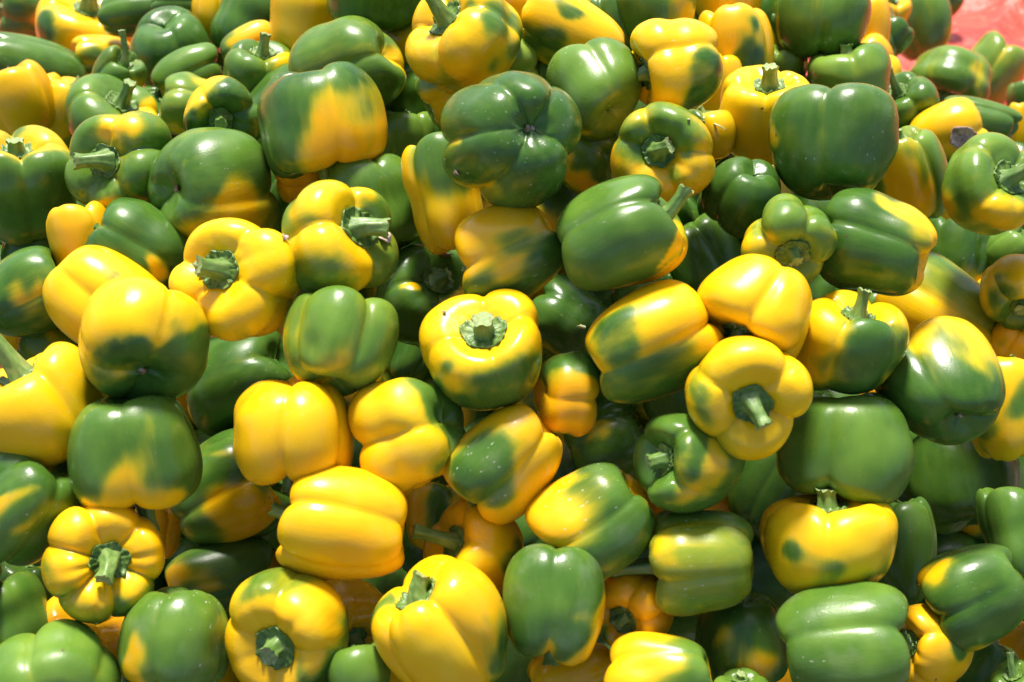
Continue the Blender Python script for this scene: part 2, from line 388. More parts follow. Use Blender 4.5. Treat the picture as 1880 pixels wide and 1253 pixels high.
# --- far upper right
P(1588,62,85,150,90,0,.95,[],'yellow pepper showing as a strip beside the deep-grooved olive one',lay=2,dep=1.52)
P(1625,25,82,80,75,30,.93,[],'small yellow pepper with its stem up at the top edge, upper right',lay=1,st=(.3,60,0),tone=(.4,.6),dep=1.72)
P(1632,66,78,72,60,-20,.08,[],'small dark green pepper near the top edge, left of the one by the red sheet',lay=0,tone=(.2,.2),dep=1.62)
P(1690,45,112,122,110,-10,.1,[(.6,-.75,.4),(.9,-.2,.3,.5)],'green pepper with an orange lower right corner against the red sheet',lay=0,n=3,roll=-25,tone=(.5,.6))
P(1738,8,48,50,60,10,.06,[],'tiny-looking dark green pepper at the top edge on the red sheet',lay=1)
P(1598,112,88,78,140,10,.95,[],'orange-yellow pepper below the small dark green one, upper right',lay=1,tone=(.3,.8),dep=1.5,n=4)
P(1622,135,62,62,270,10,.95,[],'small bright yellow pepper above the curled stub stem, upper right',lay=0,tone=(.3,.2),dep=1.44)
P(1820,135,102,128,60,-10,.2,[(-.1,.5,.5,.4)],'lone light green pepper lying on the red sheet at the upper right',lay=0,n=3,roll=-10,tone=(.9,.3))
P(1742,150,145,118,255,28,.12,[(.85,.1,.3,.5)],'green pepper with its stem end turned down, beside the lone one on the sheet',lay=0,n=4,roll=40,tone=(.6,.3),st=(.2,270,0),lob=1)
P(1662,190,112,102,118,40,.08,[],'small knobbly green pepper with a cut stub stem facing up, upper right',lay=-1,n=4,roll=20,st=(.52,100,.0),tone=(.35,.2),lob=1.4,dep=1.40)
P(1882,185,62,80,100,0,.08,[],'dark green pepper at the right edge on the red sheet',lay=0)
P(1562,152,142,130,100,5,.18,[(.8,-.5,.35,.5)],'pale grey-green pepper behind the big green one, upper right',lay=1,n=4,roll=10,tone=(.95,.3),dep=1.30)
P(1440,118,80,80,90,20,.2,[],'pale green pepper peeping out behind the yellow one with an upright stem',lay=2,tone=(1,.2))
P(1412,212,172,172,88,30,.97,[],'clear yellow pepper with a thin upright green stem, upper right',lay=0,n=4,roll=-5,st=(.25,92,0),tone=(.3,.1),lob=.8,dep=1.14)
P(1527,262,222,205,85,-14,.08,[(.55,-.85,.4,.5),(-.95,-.1,.2,.45)],'very large green pepper with a central groove, upper right',lay=-1,n=4,roll=-12,tone=(.25,.4),dust=.9,lob=.5,dep=1.06)
P(1668,322,135,170,105,16,.2,[(-.15,-.15,.6),(-.2,-.65,.6),(-.6,.2,.35)],'yellow pepper with a green right edge, touching the very large green one',lay=0,n=4,roll=38,tone=(.75,.3),st=(.2,120,0),lob=.8)
P(1738,252,120,140,20,-5,.88,[(-.1,-.75,.5,.12)],'yellow pepper with a green underside carrying a flake of dry brown leaf',lay=0,n=3,roll=10,tone=(.2,.3))
P(1798,228,88,135,170,0,.1,[],'green pepper lying flat behind the one with the brown leaf flake',lay=0,tone=(.4,.3),dep=1.42)
P(1822,338,175,172,32,40,.15,[(-.8,-.2,.3,.65),(.3,-.5,.4,.5)],'bright green pepper with its stem to the right, at the right edge',lay=0,n=4,roll=10,st=(.3,30,.1),tone=(.75,.4),lob=1,dep=1.12)
P(1882,235,62,90,90,0,.5,[(0,-.3,.6,.9)],'pale yellow-green pepper cut off by the right edge below the red sheet',lay=1,tone=(1,.1))
# --- second band
P(890,158,145,232,18,-4,.2,[(-1.15,-.55,.42),(-.8,-.9,.3)],'long pale green pepper with a yellow left end, behind the blossom-facing one',lay=1,n=3,roll=-5,tone=(.95,.3),lob=.9,dust=.6)
P(940,262,240,215,200,-68,.05,[(-.6,-.65,.3,.5),(-.9,.1,.15,.5)],'round dark green pepper with its blossom end and tiny scar facing out',lay=-1,n=5,roll=15,scar=True,tone=(.15,.4),dust=.6,lob=1.3,dep=.98)
P(1094,160,168,178,125,-42,.14,[(-.2,-.62,.2,.6)],'lobed green pepper left of the yellow one with a side stem, upper centre',lay=0,n=3,roll=30,tone=(.55,.3),dust=.8,lob=1.4,dep=1.08)
P(1215,290,180,170,140,82,.72,[(-.05,.65,.42,.2),(-.62,.25,.36,.2),(.45,.25,.2,.35),(.35,-.5,.2,.5),(-.3,-.15,.2,.3)],'pepper facing stem on, green above and orange below, upper centre right',lay=0,n=4,roll=42,st=(.2,20,.1),tone=(.6,.7),lob=.8,dep=1.04)
P(1300,250,105,100,100,0,.3,[(.5,-.3,.5),(-.1,.4,.4,.05)],'green pepper with a yellow right side and a dry stalk lying on it',lay=1,tone=(.3,.3),dep=1.13)
P(1072,270,155,150,330,10,.08,[(-.3,-.65,.35),(-.45,-.95,.35)],'shadowed green pepper with an orange lower lobe and a stem pointing right',lay=1,n=4,st=(.6,0,.2),tone=(.4,.7),dep=1.10)
P(1362,360,138,140,250,-35,.05,[(-.65,.55,.15,.6)],'glossy dark green pepper under the very large green one',lay=0,n=3,roll=40,tone=(.15,.3),lob=1.5,dep=1.06)
P(1138,432,192,218,22,4,.07,[(.92,-.42,.42),(.45,-.85,.28),(.85,-.05,.2)],'large smooth green pepper with a pale stem at its upper right, centre',lay=-1,n=3,roll=-30,st=(.42,58,.25),tone=(.45,.4),lob=0.35,taper=.02,dep=.97)
P(1295,490,152,165,120,-10,.06,[(-.6,-.5,.3,.55)],'dark green pepper in the shade right of the large smooth green one',lay=1,n=4,roll=20,tone=(.3,.3))
P(1446,443,165,150,285,62,.18,[(.7,.25,.3,.62),(-.8,.1,.3,.55)],'light green pepper facing stem on, with bulging lobes and a corky round stem',lay=-1,n=4,roll=40,st=(.14,300,.05),tone=(.75,.3),lob=1.5,dep=1.0)
P(1606,450,182,195,165,-14,.08,[(.85,.4,.42),(1.0,-.1,.32),(.85,-.6,.42),(.35,.85,.35)],'dark green striped pepper with a yellow right end, right of centre',lay=-1,n=4,roll=20,tone=(.15,.4),lob=.7,dust=.3,dep=1.02)
P(1755,470,128,142,80,-5,.06,[(.5,-.5,.25,.55)],'blue-green pepper with a dusty skin right of the yellow-ended striped one',lay=1,n=4,roll=-30,tone=(.2,.6),dust=.9)
P(1856,462,90,85,40,10,.1,[],'green pepper at the right edge above the yellow one with a stem',lay=1,tone=(.6,.3))
P(1868,535,130,130,290,45,.8,[(-.5,-.55,.5,.1),(.2,-.8,.4,.1)],'yellow pepper with a dark green lower half and stem cup at the right edge',lay=0,n=4,roll=30,tone=(.3,.2))
P(1732,392,60,70,90,0,.95,[],'yellow pepper barely showing above the blue-green one at the right',lay=2)
P(1728,572,168,225,150,-4,.28,[(-.35,-.25,.55,.85),(.5,-.6,.45,.85),(.9,-.75,.4),(-.9,-.5,.4,.8)],'long pepper, green on top and yellow below, near the right edge',lay=0,n=4,roll=10,tone=(.6,.3),lob=.6)
P(1858,642,90,95,60,0,.93,[(-.4,.1,.2,.5)],'yellow pepper at the right edge under the green-topped long one',lay=1,tone=(.3,.4))
P(1728,705,208,220,118,-36,.88,[(-.55,-.4,.75,.05),(-.15,-.8,.6,.05),(.52,.0,.52,.06,1.8),(.5,-.7,.6,.06)],'yellow pepper with dark green bands and its blossom end low, near the right edge',lay=-1,n=3,roll=-12,scar=True,tone=(.15,.3),lob=.8,dep=1.01)
P(1862,752,165,180,85,0,.93,[(.4,.2,.35,.1),(-.5,-.5,.35,.3)],'yellow pepper with green flecks cut off by the right edge',lay=0,n=4,roll=30)
P(1560,632,190,180,72,22,.94,[(.55,-.1,.42,.06,1.5),(.2,-.75,.45,.06),(-.3,-.95,.3,.06),(.85,-.4,.4,.06)],'yellow pepper with a dark green lower right and an upright pale stem, right of centre',lay=-1,n=4,roll=-12,st=(.30,80,.05),tone=(.1,.2),lob=.7,dep=.99)
P(1606,575,85,85,90,0,.06,[],'dark green pepper hidden behind the pale stem of the yellow-green one',lay=1)
P(1388,568,205,182,238,24,.98,[],'glossy all-yellow pepper with bulging lobes and its stem end tucked under, right of centre',lay=-1,n=4,roll=2,tone=(.3,.35),st=(.15,240,0),lob=1.4,dep=.965)
P(1376,727,212,195,300,66,.93,[(-.55,-.05,.34,.45),(-.3,-.75,.3,.5),(-.7,-.55,.25,.6)],'yellow pepper facing stem on, dark calyx low right of its middle, right of centre',lay=-1,n=4,roll=30,st=(.24,300,.15),tone=(.5,.1),lob=1.3,dep=.94)
P(1196,632,192,232,26,-12,.78,[(-.45,.3,.34,.12,2.0),(-.1,-.35,.42,.1,1.8),(.5,-.65,.35,.12),(-.85,-.4,.45,.15),(-.3,-.9,.5,.08)],'yellow pepper streaked with green lying diagonally, centre right',lay=-1,n=4,roll=8,tone=(.2,.35),lob=.7,scar=True,dep=.97)
P(1040,724,148,116,0,-18,.95,[(.1,.85,.62,.05),(.6,.6,.42,.06),(-.5,.75,.4,.06),(.0,-1.0,.32,.15)],'small yellow pepper with a green cap, right of the centre',lay=0,n=3,roll=12,tone=(.2,.9),dep=.99,lob=1.3)
P(1040,592,145,140,150,-10,.05,[],'shaded dark green pepper above the small yellow one, centre',lay=1,n=4,roll=25,tone=(.1,.2),dust=.4)
P(885,645,210,195,98,52,.93,[(.5,-.62,.52,.07),(-.1,-.95,.5,.07),(.9,-.2,.35,.08),(-.75,-.55,.2,.1),(-.2,.75,.15,.45)],'yellow pepper with a green underside, its round calyx facing up, at the centre',lay=-1,n=4,roll=8,st=(.16,90,0),tone=(.2,.25),lob=.8,dep=.97)
P(932,463,172,195,205,-5,.88,[(.42,-.1,.35,.12,1.8),(.75,.1,.35,.15),(-.35,-.7,.3,.15),(.1,.2,.25,.4,2)],'yellow pepper streaked green on the right, left of the large smooth green one',lay=0,n=4,roll=5,tone=(.2,.45),lob=.7,dust=.5,dep=1.00)
P(815,355,135,208,100,-5,.95,[(-.2,.95,.55,.08),(.3,1.0,.45,.1)],'tall yellow pepper with a green top, left of the dark blossom-facing one',lay=0,n=3,roll=50,tone=(.5,.3),waist=.08,dep=1.05)
P(742,262,112,112,90,0,.1,[],'pale green pepper in the gap left of the tall yellow one',lay=2,tone=(.7,.3),n=4)
P(697,375,145,188,110,-10,.06,[],'shaded glossy green pepper right of the stem that points straight down',lay=1,n=3,roll=30,tone=(.35,.2),dep=1.09)
P(622,440,210,205,30,42,.22,[(-.1,.75,.42,.85),(.4,.75,.3,.9),(-.15,-.05,.42,.6,1.6),(.2,-.35,.3,.75),(-.75,.45,.3,.7)],'olive and yellow pepper with a thick stem on its right side, left of centre',lay=-1,n=4,roll=-30,st=(.28,350,.2),tone=(.6,.2),lob=1.3,dep=1.0)
P(528,362,105,125,60,10,.05,[],'dark green pepper in the shade behind the thick-stemmed olive one',lay=2,tone=(.1,.2))
P(785,542,176,190,50,48,.05,[(.55,.1,.25,.9),(-.15,.15,.14,.85),(.85,.2,.3,.9)],'dark green pepper with a round frilled calyx, left of the centre',lay=1,n=4,roll=35,st=(.16,20,.1),tone=(.2,.3),dep=1.05)
P(622,628,198,190,78,-18,.14,[(-.85,-.45,.42,.9),(-.5,-.75,.4,.75),(-.1,-.35,.3,.45)],'light green pepper with folded lobes and a yellow lower left edge, left of centre',lay=-1,n=4,roll=30,tone=(.7,.2),lob=1.3,dep=.97)
P(434,515,208,215,165,52,.97,[(-.55,-.25,.22,.5),(.35,-.85,.25,.65)],'bright yellow pepper with a green ribbed stem pointing left, left of centre',lay=-1,n=4,roll=-10,st=(.23,175,.05),tone=(.5,.05),lob=1.4,dep=.99)
P(258,458,155,170,150,-10,.06,[(.45,-.3,.35,.8,1.5)],'dark green pepper with one yellow streak under the large scarred green one',lay=1,n=3,roll=10,tone=(.15,.3),dep=1.08)
P(150,442,110,130,100,0,.96,[],'orange-yellow pepper left of the yellow-streaked dark green one',lay=1,n=3,roll=40,tone=(.3,.6),dep=1.11)
P(68,462,122,110,60,0,.06,[],'glossy green pepper above the one with a curved stem, left edge',lay=1,n=3,tone=(.3,.2))
P(48,542,148,158,28,12,.08,[(.25,-.25,.38,.6),(.5,-.75,.3,.75)],'dark green pepper with a yellow blush and a curved stem, at the left edge',lay=0,n=3,roll=10,st=(.55,35,.2),tone=(.15,.6))
P(188,550,172,190,320,15,.96,[(.15,.35,.22,.4,1.4),(.1,-.15,.14,.3)],'lemon-yellow folded pepper behind the one with a green bottom, left',lay=0,n=3,roll=5,tone=(.4,.1),lob=1.6,dep=1.07)
P(266,627,222,165,82,-38,.94,[(.05,-.5,.55,.05),(-.65,-.5,.5,.05),(.6,-.35,.5,.05),(.1,-.8,.6,.05),(.35,-.1,.3,.05)],'pepper yellow above and dark green below with its blossom end facing out, left',lay=-1,n=4,roll=15,scar=True,tone=(.1,.15),lob=.8,dep=.96)
P(440,695,185,215,210,-35,.05,[],'shaded dark green pepper between four brighter ones, lower left of centre',lay=1,n=3,roll=20,tone=(.15,.2),dep=1.06)
P(92,640,128,110,150,-5,.18,[(.3,.5,.25,.6)],'light green pepper peeping out above the yellow one with the brown-tipped stem',lay=1,n=3,tone=(.75,.2),dep=1.08)
P(12,612,80,100,90,0,.95,[],'yellow pepper at the left edge behind the curved-stem green one',lay=2)
P(82,748,215,198,122,8,.98,[],'big plain yellow pepper with a long brown-tipped stem, left edge',lay=-1,n=4,roll=20,st=(.62,138,.05),tone=(.3,.25),lob=.8,dep=.98,cork=True)
P(246,828,225,212,280,-8,.06,[(.05,-.62,.45),(-.5,-.85,.35),(.55,-.6,.28),(-.1,-.9,.4)],'green pepper with a jagged yellow lower edge and a stem pointing down, left',lay=-1,n=4,roll=12,st=(.34,285,.1),tone=(.4,.2),lob=.5,dep=.96)
P(325,740,80,90,90,0,.97,[],'orange pepper glimpsed behind the green one with the jagged yellow edge',lay=2,tone=(.3,1))  # yellow fruit, its shaded look put into the orange tone
P(540,788,210,195,268,-4,.98,[(.95,.3,.15,.5)],'smooth all-yellow pepper standing on end, left of the centre',lay=-1,n=5,roll=8,tone=(.3,.35),st=(.2,260,0),lob=.5,taper=.0,dep=.97)
P(425,900,195,215,30,25,.08,[(.2,-.4,.5,.85,1.4),(-.1,.65,.25,.4)],'shaded green pepper with a yellow flank, below the standing yellow one',lay=1,n=4,roll=0,st=(.3,20,.1),tone=(.3,.4),dep=1.03)
P(752,792,200,195,198,-36,.90,[(.2,.85,.45,.1),(.65,.5,.5,.08),(.85,-.05,.5,.06),(.7,-.35,.35,.08)],'yellow pepper with green lobes on its right, left of the small green-capped one',lay=-1,n=4,roll=5,tone=(.4,.2),lob=1.6,dust=.5,dep=.97)
P(758,655,90,95,60,0,.04,[],'near-black green pepper deep in the gap left of the central calyx',lay=2,tone=(.1,.1))
P(930,848,172,195,225,-8,.85,[(-.45,-.05,.55,.06,1.4),(.1,.35,.32,.1),(-.2,-.45,.35,.08),(-.5,.4,.3,.1)],'speckled green and yellow pepper lying diagonally, below the centre',lay=-1,n=3,roll=-15,tone=(.25,.4),lob=1.3,dust=1,dep=.97)
P(633,963,198,222,172,-6,.99,[],'large plain yellow pepper lying sideways, lower left of centre',lay=-1,n=4,roll=18,st=(.3,150,.1),tone=(.3,.45),lob=.6,dep=.95)
P(870,1015,185,175,165,38,.95,[(.85,.15,.3,.15),(.75,-.2,.3,.1)],'yellow pepper with a long ribbed stem pointing left, below the centre',lay=0,n=5,roll=10,st=(.48,163,.05),tone=(.2,.4),lob=1.3,dep=.99)
P(808,948,120,120,90,0,.8,[(.4,.3,.4,.1)],'dim orange pepper in the shade behind the long ribbed stem',lay=2,tone=(.1,1),dep=1.08)  # orange tone paints a yellow fruit as seen in shade
P(1092,957,190,202,212,-6,.92,[(.5,.1,.55,.07),(.35,-.5,.5,.08),(.4,.7,.38,.08),(.8,-.4,.4,.08)],'pepper yellow on the left and dark green on the right, below the centre',lay=-1,n=3,roll=-8,st=(.42,235,.25),tone=(.3,.5),lob=.8,dust=.9,dep=.96)
P(1265,850,172,200,182,40,.07,[(.15,-.35,.4,.72),(.2,.1,.25,.6)],'shaded green pepper with a pale round stem facing out, right of the centre',lay=0,n=4,roll=40,st=(.2,200,.05),tone=(.35,.6),lob=.8,dep=.95)
P(1288,1028,188,188,185,2,.22,[(-.8,.45,.28,.6),(-.75,-.6,.28,.75),(-.4,.35,.16,.55,2),(-.3,-1.0,.25,.9)],'speckled light green pepper with a stem pointing left, lower right of centre',lay=-1,n=4,roll=-20,st=(.48,183,.0),tone=(.75,.4),dust=1,lob=.7,dep=.96)
P(1016,1110,178,202,266,-6,.09,[(.45,-.75,.42),(.85,-.4,.3),(-.85,-.55,.3),(.15,-.9,.35)],'speckled green pepper with a yellow base and a central groove, bottom centre',lay=-1,n=4,roll=5,st=(.26,262,.0),tone=(.3,.4),dust=1,lob=.5,taper=.0,dep=.94)
P(1162,1120,140,145,225,50,.96,[(-.7,-.6,.4,.1)],'deep orange pepper with its calyx turned down left, bottom centre right',lay=0,n=5,roll=20,st=(.16,220,.05),tone=(.2,1),lob=1,dep=0.98)
# --- lower right
P(1552,818,232,195,264,2,.09,[(-.6,-.75,.3,.7),(.3,-.1,.3,.25)],'green pepper resting on the yellow heart-shaped one, its stem pointing down',lay=0,n=4,roll=14,st=(.36,245,.1),tone=(.5,.4),lob=.6,dep=1.0)
P(1522,998,236,186,92,14,.95,[(-.35,-.52,.28,.08,1.2),(.45,-.62,.28,.2),(.25,.6,.16,.4),(.78,.0,.14,.3,2.5),(.75,-.45,.2,.15)],'yellow heart-shaped pepper with a green smear at its base, lower right',lay=-1,n=4,roll=0,st=(.16,80,0),tone=(.25,.15),lob=.15,taper=.16,dep=.97)
P(1655,1010,120,185,90,0,.05,[],'shaded dark green pepper behind the heart-shaped yellow one, lower right',lay=1,tone=(.3,.2),dep=1.07)
P(1765,880,200,180,100,-10,.05,[],'big dark green pepper in the shade, lower right',lay=1,n=4,roll=10,tone=(.2,.2),dep=1.15)
P(1862,982,110,180,100,-10,.06,[],'dark green two-lobed pepper cut off by the right edge, lower right',lay=0,n=3,roll=70,tone=(.25,.2),dep=1.05,waist=.08)
P(1790,1092,172,178,205,4,.09,[(-.75,.35,.32,.85),(-.2,-.95,.3,.85)],'dark green pepper with a stem pointing left and a yellow shoulder, lower right',lay=-1,n=4,roll=-12,st=(.42,188,.05),tone=(.2,.5),lob=.7,dep=1.02)
P(1550,1178,205,228,4,-4,.07,[],'large glossy green pepper lying across the bottom edge, lower right',lay=-1,n=3,roll=-20,st=(.2,30,.1),tone=(.5,.3),lob=1,dust=.9,dep=.93)
P(1705,1190,150,150,175,48,.93,[(.8,-.1,.3,.12),(.6,.5,.3,.2)],'yellow pepper with a green-edged right side, calyx turned left, lower right',lay=0,n=4,roll=20,st=(.15,170,0),tone=(.3,.5),dust=.5,dep=1.0)
P(1362,1168,165,172,268,-8,.07,[(.0,-.75,.42,.85),(-.75,-.65,.35,.8),(.75,-.6,.35,.85)],'dusty dark green pepper with a yellow base, bottom right of centre',lay=0,n=4,roll=2,tone=(.2,.6),dust=.9,lob=.6,dep=.99)
P(1205,1238,150,190,185,-8,.93,[(.75,.3,.5,.15),(.7,-.4,.45,.15)],'yellow pepper turning green on its right, at the bottom edge',lay=-1,n=3,roll=40,tone=(.6,.3),lob=.6,dep=.94)
P(1050,1235,105,150,200,0,.96,[],'orange-yellow pepper at the bottom edge beneath the speckled green one',lay=0,n=3,tone=(.3,.7),dep=1.0)
# --- lower left
P(818,1160,228,250,128,26,.96,[(.82,-.25,.32,.1),(.55,-.85,.35,.12),(-.95,.15,.22,.3),(.35,-1.0,.3,.2)],'big shiny yellow pepper with a torn stem and green lower right, bottom centre',lay=-1,n=4,roll=10,st=(.20,60,.2),tone=(.25,.3),lob=.8,dust=.4,dep=.92)
P(522,1160,222,205,223,54,.94,[(.1,.95,.42,.25),(.85,.3,.35,.15),(.7,-.55,.3,.1),(-.75,.45,.3,.4),(-.3,.9,.3,.2)],'yellow pepper with a green rim, its angular stem facing out, bottom left',lay=-1,n=4,roll=42,st=(.14,250,0),tone=(.4,.3),lob=.8,dep=.94)
P(640,1138,150,160,300,38,.97,[],'yellow pepper half hidden behind the green-rimmed one, calyx turned right',lay=1,n=4,st=(.2,300,.0),tone=(.3,.6),dep=.99)
P(660,1238,112,100,100,-10,.08,[],'small glossy green pepper at the bottom edge between two yellow ones',lay=-1,n=3,roll=60,tone=(.6,.2),dep=.93)
P(322,1172,192,180,270,-8,.12,[(-.65,-.55,.4,.85),(.35,-.8,.3,.75),(-.3,-.85,.35,.8),(.75,-.65,.3,.8)],'speckled green pepper with yellow patches low down, bottom left',lay=-1,n=4,roll=22,st=(.2,270,0),tone=(.6,.4),dust=1,lob=.6,dep=.94)
P(188,1032,210,190,345,78,.95,[(-.35,-.6,.38,.3),(.1,-.85,.4,.25),(.75,-.35,.3,.3),(-.8,-.1,.25,.5),(.5,-.65,.3,.3)],'yellow six-lobed pepper facing stem on with a green-tinged lower rim, lower left',lay=-1,n=6,roll=0,st=(.28,245,.1),tone=(.4,.4),lob=.7,dep=.95)
P(405,1058,120,190,15,-5,.06,[(-.85,.1,.55,.9),(-.5,-.4,.35,.8)],'shaded pepper yellow on its left and dark green on its right, lower left',lay=1,n=3,roll=20,tone=(.2,.6),dep=1.02)
P(172,1168,185,150,85,35,.97,[],'deep orange pepper with a thick upright stem under the six-lobed yellow one',lay=1,n=4,roll=20,st=(.5,90,0),tone=(.3,1),dep=1.03)
P(22,1142,145,160,120,-10,.06,[],'dim green pepper at the left edge above the bright green one in the corner',lay=1,n=3,roll=20,tone=(.4,.2),dep=1.02)
P(95,1258,235,190,85,-52,.10,[],'bright green pepper with its blossom end facing out in the bottom left corner',lay=-1,n=4,roll=40,tone=(.85,.2),lob=.9,dep=.92)
P(28,930,195,240,235,-30,.07,[(-.3,-.35,.2,.8,3.5),(.25,.85,.3,.9),(-.1,1.0,.3,.9),(.2,-.5,.12,.6,3)],'green pepper with an orange stripe in its groove, lower left edge',lay=-1,n=4,roll=-25,tone=(.3,.7),lob=.9,dust=.7,dep=.97)
P(700,1105,120,130,60,0,.05,[],'dark green pepper in the shade under the large sideways yellow one',lay=2,tone=(.25,.2),dep=1.04)
P(1362,1275,100,90,90,20,.1,[],'light green pepper just reaching the bottom edge, right of the yellow one turning green',lay=0,tone=(.8,.2),dep=.94)
P(1868,1258,90,90,110,40,.1,[],'green pepper with a pale stem in the bottom right corner',lay=-1,st=(.5,80,.1),tone=(.6,.2),dep=1.0)
P(1802,1228,110,120,60,0,.04,[],'near-black green pepper by the bottom right corner',lay=1,tone=(.05,.2),dep=1.06)
P(1862,1190,110,110,60,0,.9,[(-.3,.3,.3,.2)],'dim orange pepper behind the near-black one, bottom right',lay=2,tone=(.1,1),dep=1.09)  # yellow fruit coloured orange to carry the shade
P(1405,905,130,150,60,0,.04,[],'unlit dark green pepper right of the pale round stem, lower right of centre',lay=2,tone=(.15,.2),dep=1.10)
P(1115,820,150,140,20,0,.05,[(-.1,.2,.25,.5)],'unlit dark green pepper in the deep gap below the streaked diagonal one',lay=2,tone=(.15,.8),dep=1.09)
P(1622,745,80,90,90,0,.96,[],'orange pepper glowing in the gap left of the banded yellow-green one',lay=2,tone=(.2,1),dep=1.08)  # warm bounce in the gap is painted as an orange tone
P(290,975,90,100,90,0,.95,[],'dim orange pepper right of the six-lobed yellow one, in the shade',lay=2,tone=(.2,1),dep=1.05)  # shade on a yellow fruit, painted in as orange
P(548,300,140,80,180,0,.96,[],'orange pepper underside showing below the head-down green and yellow one',lay=1,tone=(.2,.9),dep=1.13)
P(1240,720,120,120,90,0,.05,[],'unlit dark green pepper between the streaked diagonal one and the stem-on yellow',lay=2,tone=(.1,.2),dep=1.07)
P(1480,780,110,120,90,0,.05,[],'unlit dark green pepper left of the one resting on the yellow heart',lay=2,tone=(.2,.2),dep=1.08)
P(990,145,70,90,90,0,.12,[],'pale green pepper seen between the long pale one and the lobed green one',lay=2,tone=(.9,.2),dep=1.17)
P(885,905,90,120,90,0,.9,[],'dim orange pepper in the gap under the speckled diagonal one',lay=2,tone=(.2,1),dep=1.08)  # orange stands in for bounce light on shaded yellow skin
P(1115,1060,110,110,60,0,.9,[],'dim orange pepper in the gap right of the speckled bottom green one',lay=2,tone=(.2,1),dep=1.06)  # yellow fruit, gap shade painted into its orange colour
P(765,195,130,140,60,0,.05,[],'unlit dark green pepper in the gap left of the long pale green one',lay=2,tone=(.1,.2),dep=1.25)
P(965,985,120,120,40,0,.05,[],'unlit dark green pepper in the gap left of the yellow and dark green one',lay=2,tone=(.1,.2),dep=1.07)
P(1185,545,110,120,40,0,.05,[],'unlit dark green pepper in the gap under the large smooth green one',lay=2,tone=(.1,.2),dep=1.08)
# ------------------------------------------------------------------ fruit deeper in the heap and just past the picture's edges
frng = np.random.default_rng(11)
BURIED = 'pepper buried in the dark gaps beneath the top layer of the heap'
OUTER = 'pepper at the outer rim of the heap just past the picture edge'
def filler(x, y, dd, label, lay, tone_g=None, base=None):
    d = surf(x, y) + dd
    D = .098 * frng.uniform(.85, 1.1) * FPX / d
    b = base if base is not None else (.05 if frng.random() < .86 else .93)
    PEP.append(dict(x=x, y=y, D=D, L=D * frng.uniform(.95, 1.15), th=frng.uniform(0, 360), ph=frng.uniform(-50, 50), base=b,
                    patches=[(frng.uniform(-.6, .6), frng.uniform(-.6, .6), frng.uniform(.3, .6), 1 - b)] if frng.random() < .5 else [],
                    label=label, lay=lay, n=None, roll=None, st=None, tone=(frng.uniform(.0, .25), frng.uniform(.3, 1)), dep=d, taper=None, lob=None,  # dark green and orange tones paint in the shade of the gaps
                    scar=False, bend=None, waist=None, dust=None, cork=False, fill=True))
row = 0
for y in np.arange(70, 1330, 165):
    row += 1
    for x in np.arange(-20 + (row % 2) * 90, 1960, 185):
        if y < 330 and (x > 1560 or x < 330): continue
        filler(x + frng.uniform(-25, 25), y + frng.uniform(-22, 22), (.20 if y > 450 else .13), BURIED, 4)
row = 0
for y in np.arange(330, 1330, 240):                                  # a last sparse layer at the heap's heart
    row += 1
    for x in np.arange(60 + (row % 2) * 120, 1900, 240):
        filler(x, y, .28, BURIED, 6, None, .05)
for x in np.arange(-60, 2000, 215):                                  # one row under the bottom edge
    filler(x + frng.uniform(-20, 20), 1400 + frng.uniform(-15, 15), 0, OUTER, 1)
for y in np.arange(420, 1300, 210):                                  # and one column past each side
    filler(-150 + frng.uniform(-15, 15), y, .0, OUTER, 1); filler(2030 + frng.uniform(-15, 15), y, .0, OUTER, 1)

# ------------------------------------------------------------------ settle: slide fruit along their sight lines until they stop biting into each other
N = len(PEP)
prng = np.random.default_rng(5)
for p in PEP:
    p.setdefault('fill', False)
    p['z'] = (p['dep'] if p['dep'] is not None else surf(p['x'], p['y']) + .028 * max(p['lay'], -1) + (.02 if p['lay'] >= 2 else 0))
    if p['y'] > 480 and p['lay'] >= 1 and not p['fill']: p['z'] += {1: .052, 2: .082}.get(p['lay'], .03)
    p['r'] = ray(p['x'], p['y'])
    f = p['r'] / np.linalg.norm(p['r'])
    rt = C_R - f * (C_R @ f); rt /= np.linalg.norm(rt)
    up = np.cross(rt, f)
    th, ph = math.radians(p['th']), math.radians(p['ph'])
    p['frame'] = (rt, up, -f)
    p['ax'] = math.cos(ph) * (math.cos(th) * rt + math.sin(th) * up) - math.sin(ph) * f
R_ = np.array([p['r'] for p in PEP]); Z = np.array([p['z'] for p in PEP]); Z0 = Z.copy()
AX = np.array([p['ax'] for p in PEP]); DP = np.array([p['D'] for p in PEP]) / FPX / 2; LP = np.array([p['L'] for p in PEP]) / FPX / 2
LAY = np.array([p['lay'] for p in PEP], float) + Z0 * 2
SOFT = .90
FILL = np.array([p['fill'] for p in PEP]); PW = np.where(FILL[:, None] | FILL[None, :], .35, 1.)
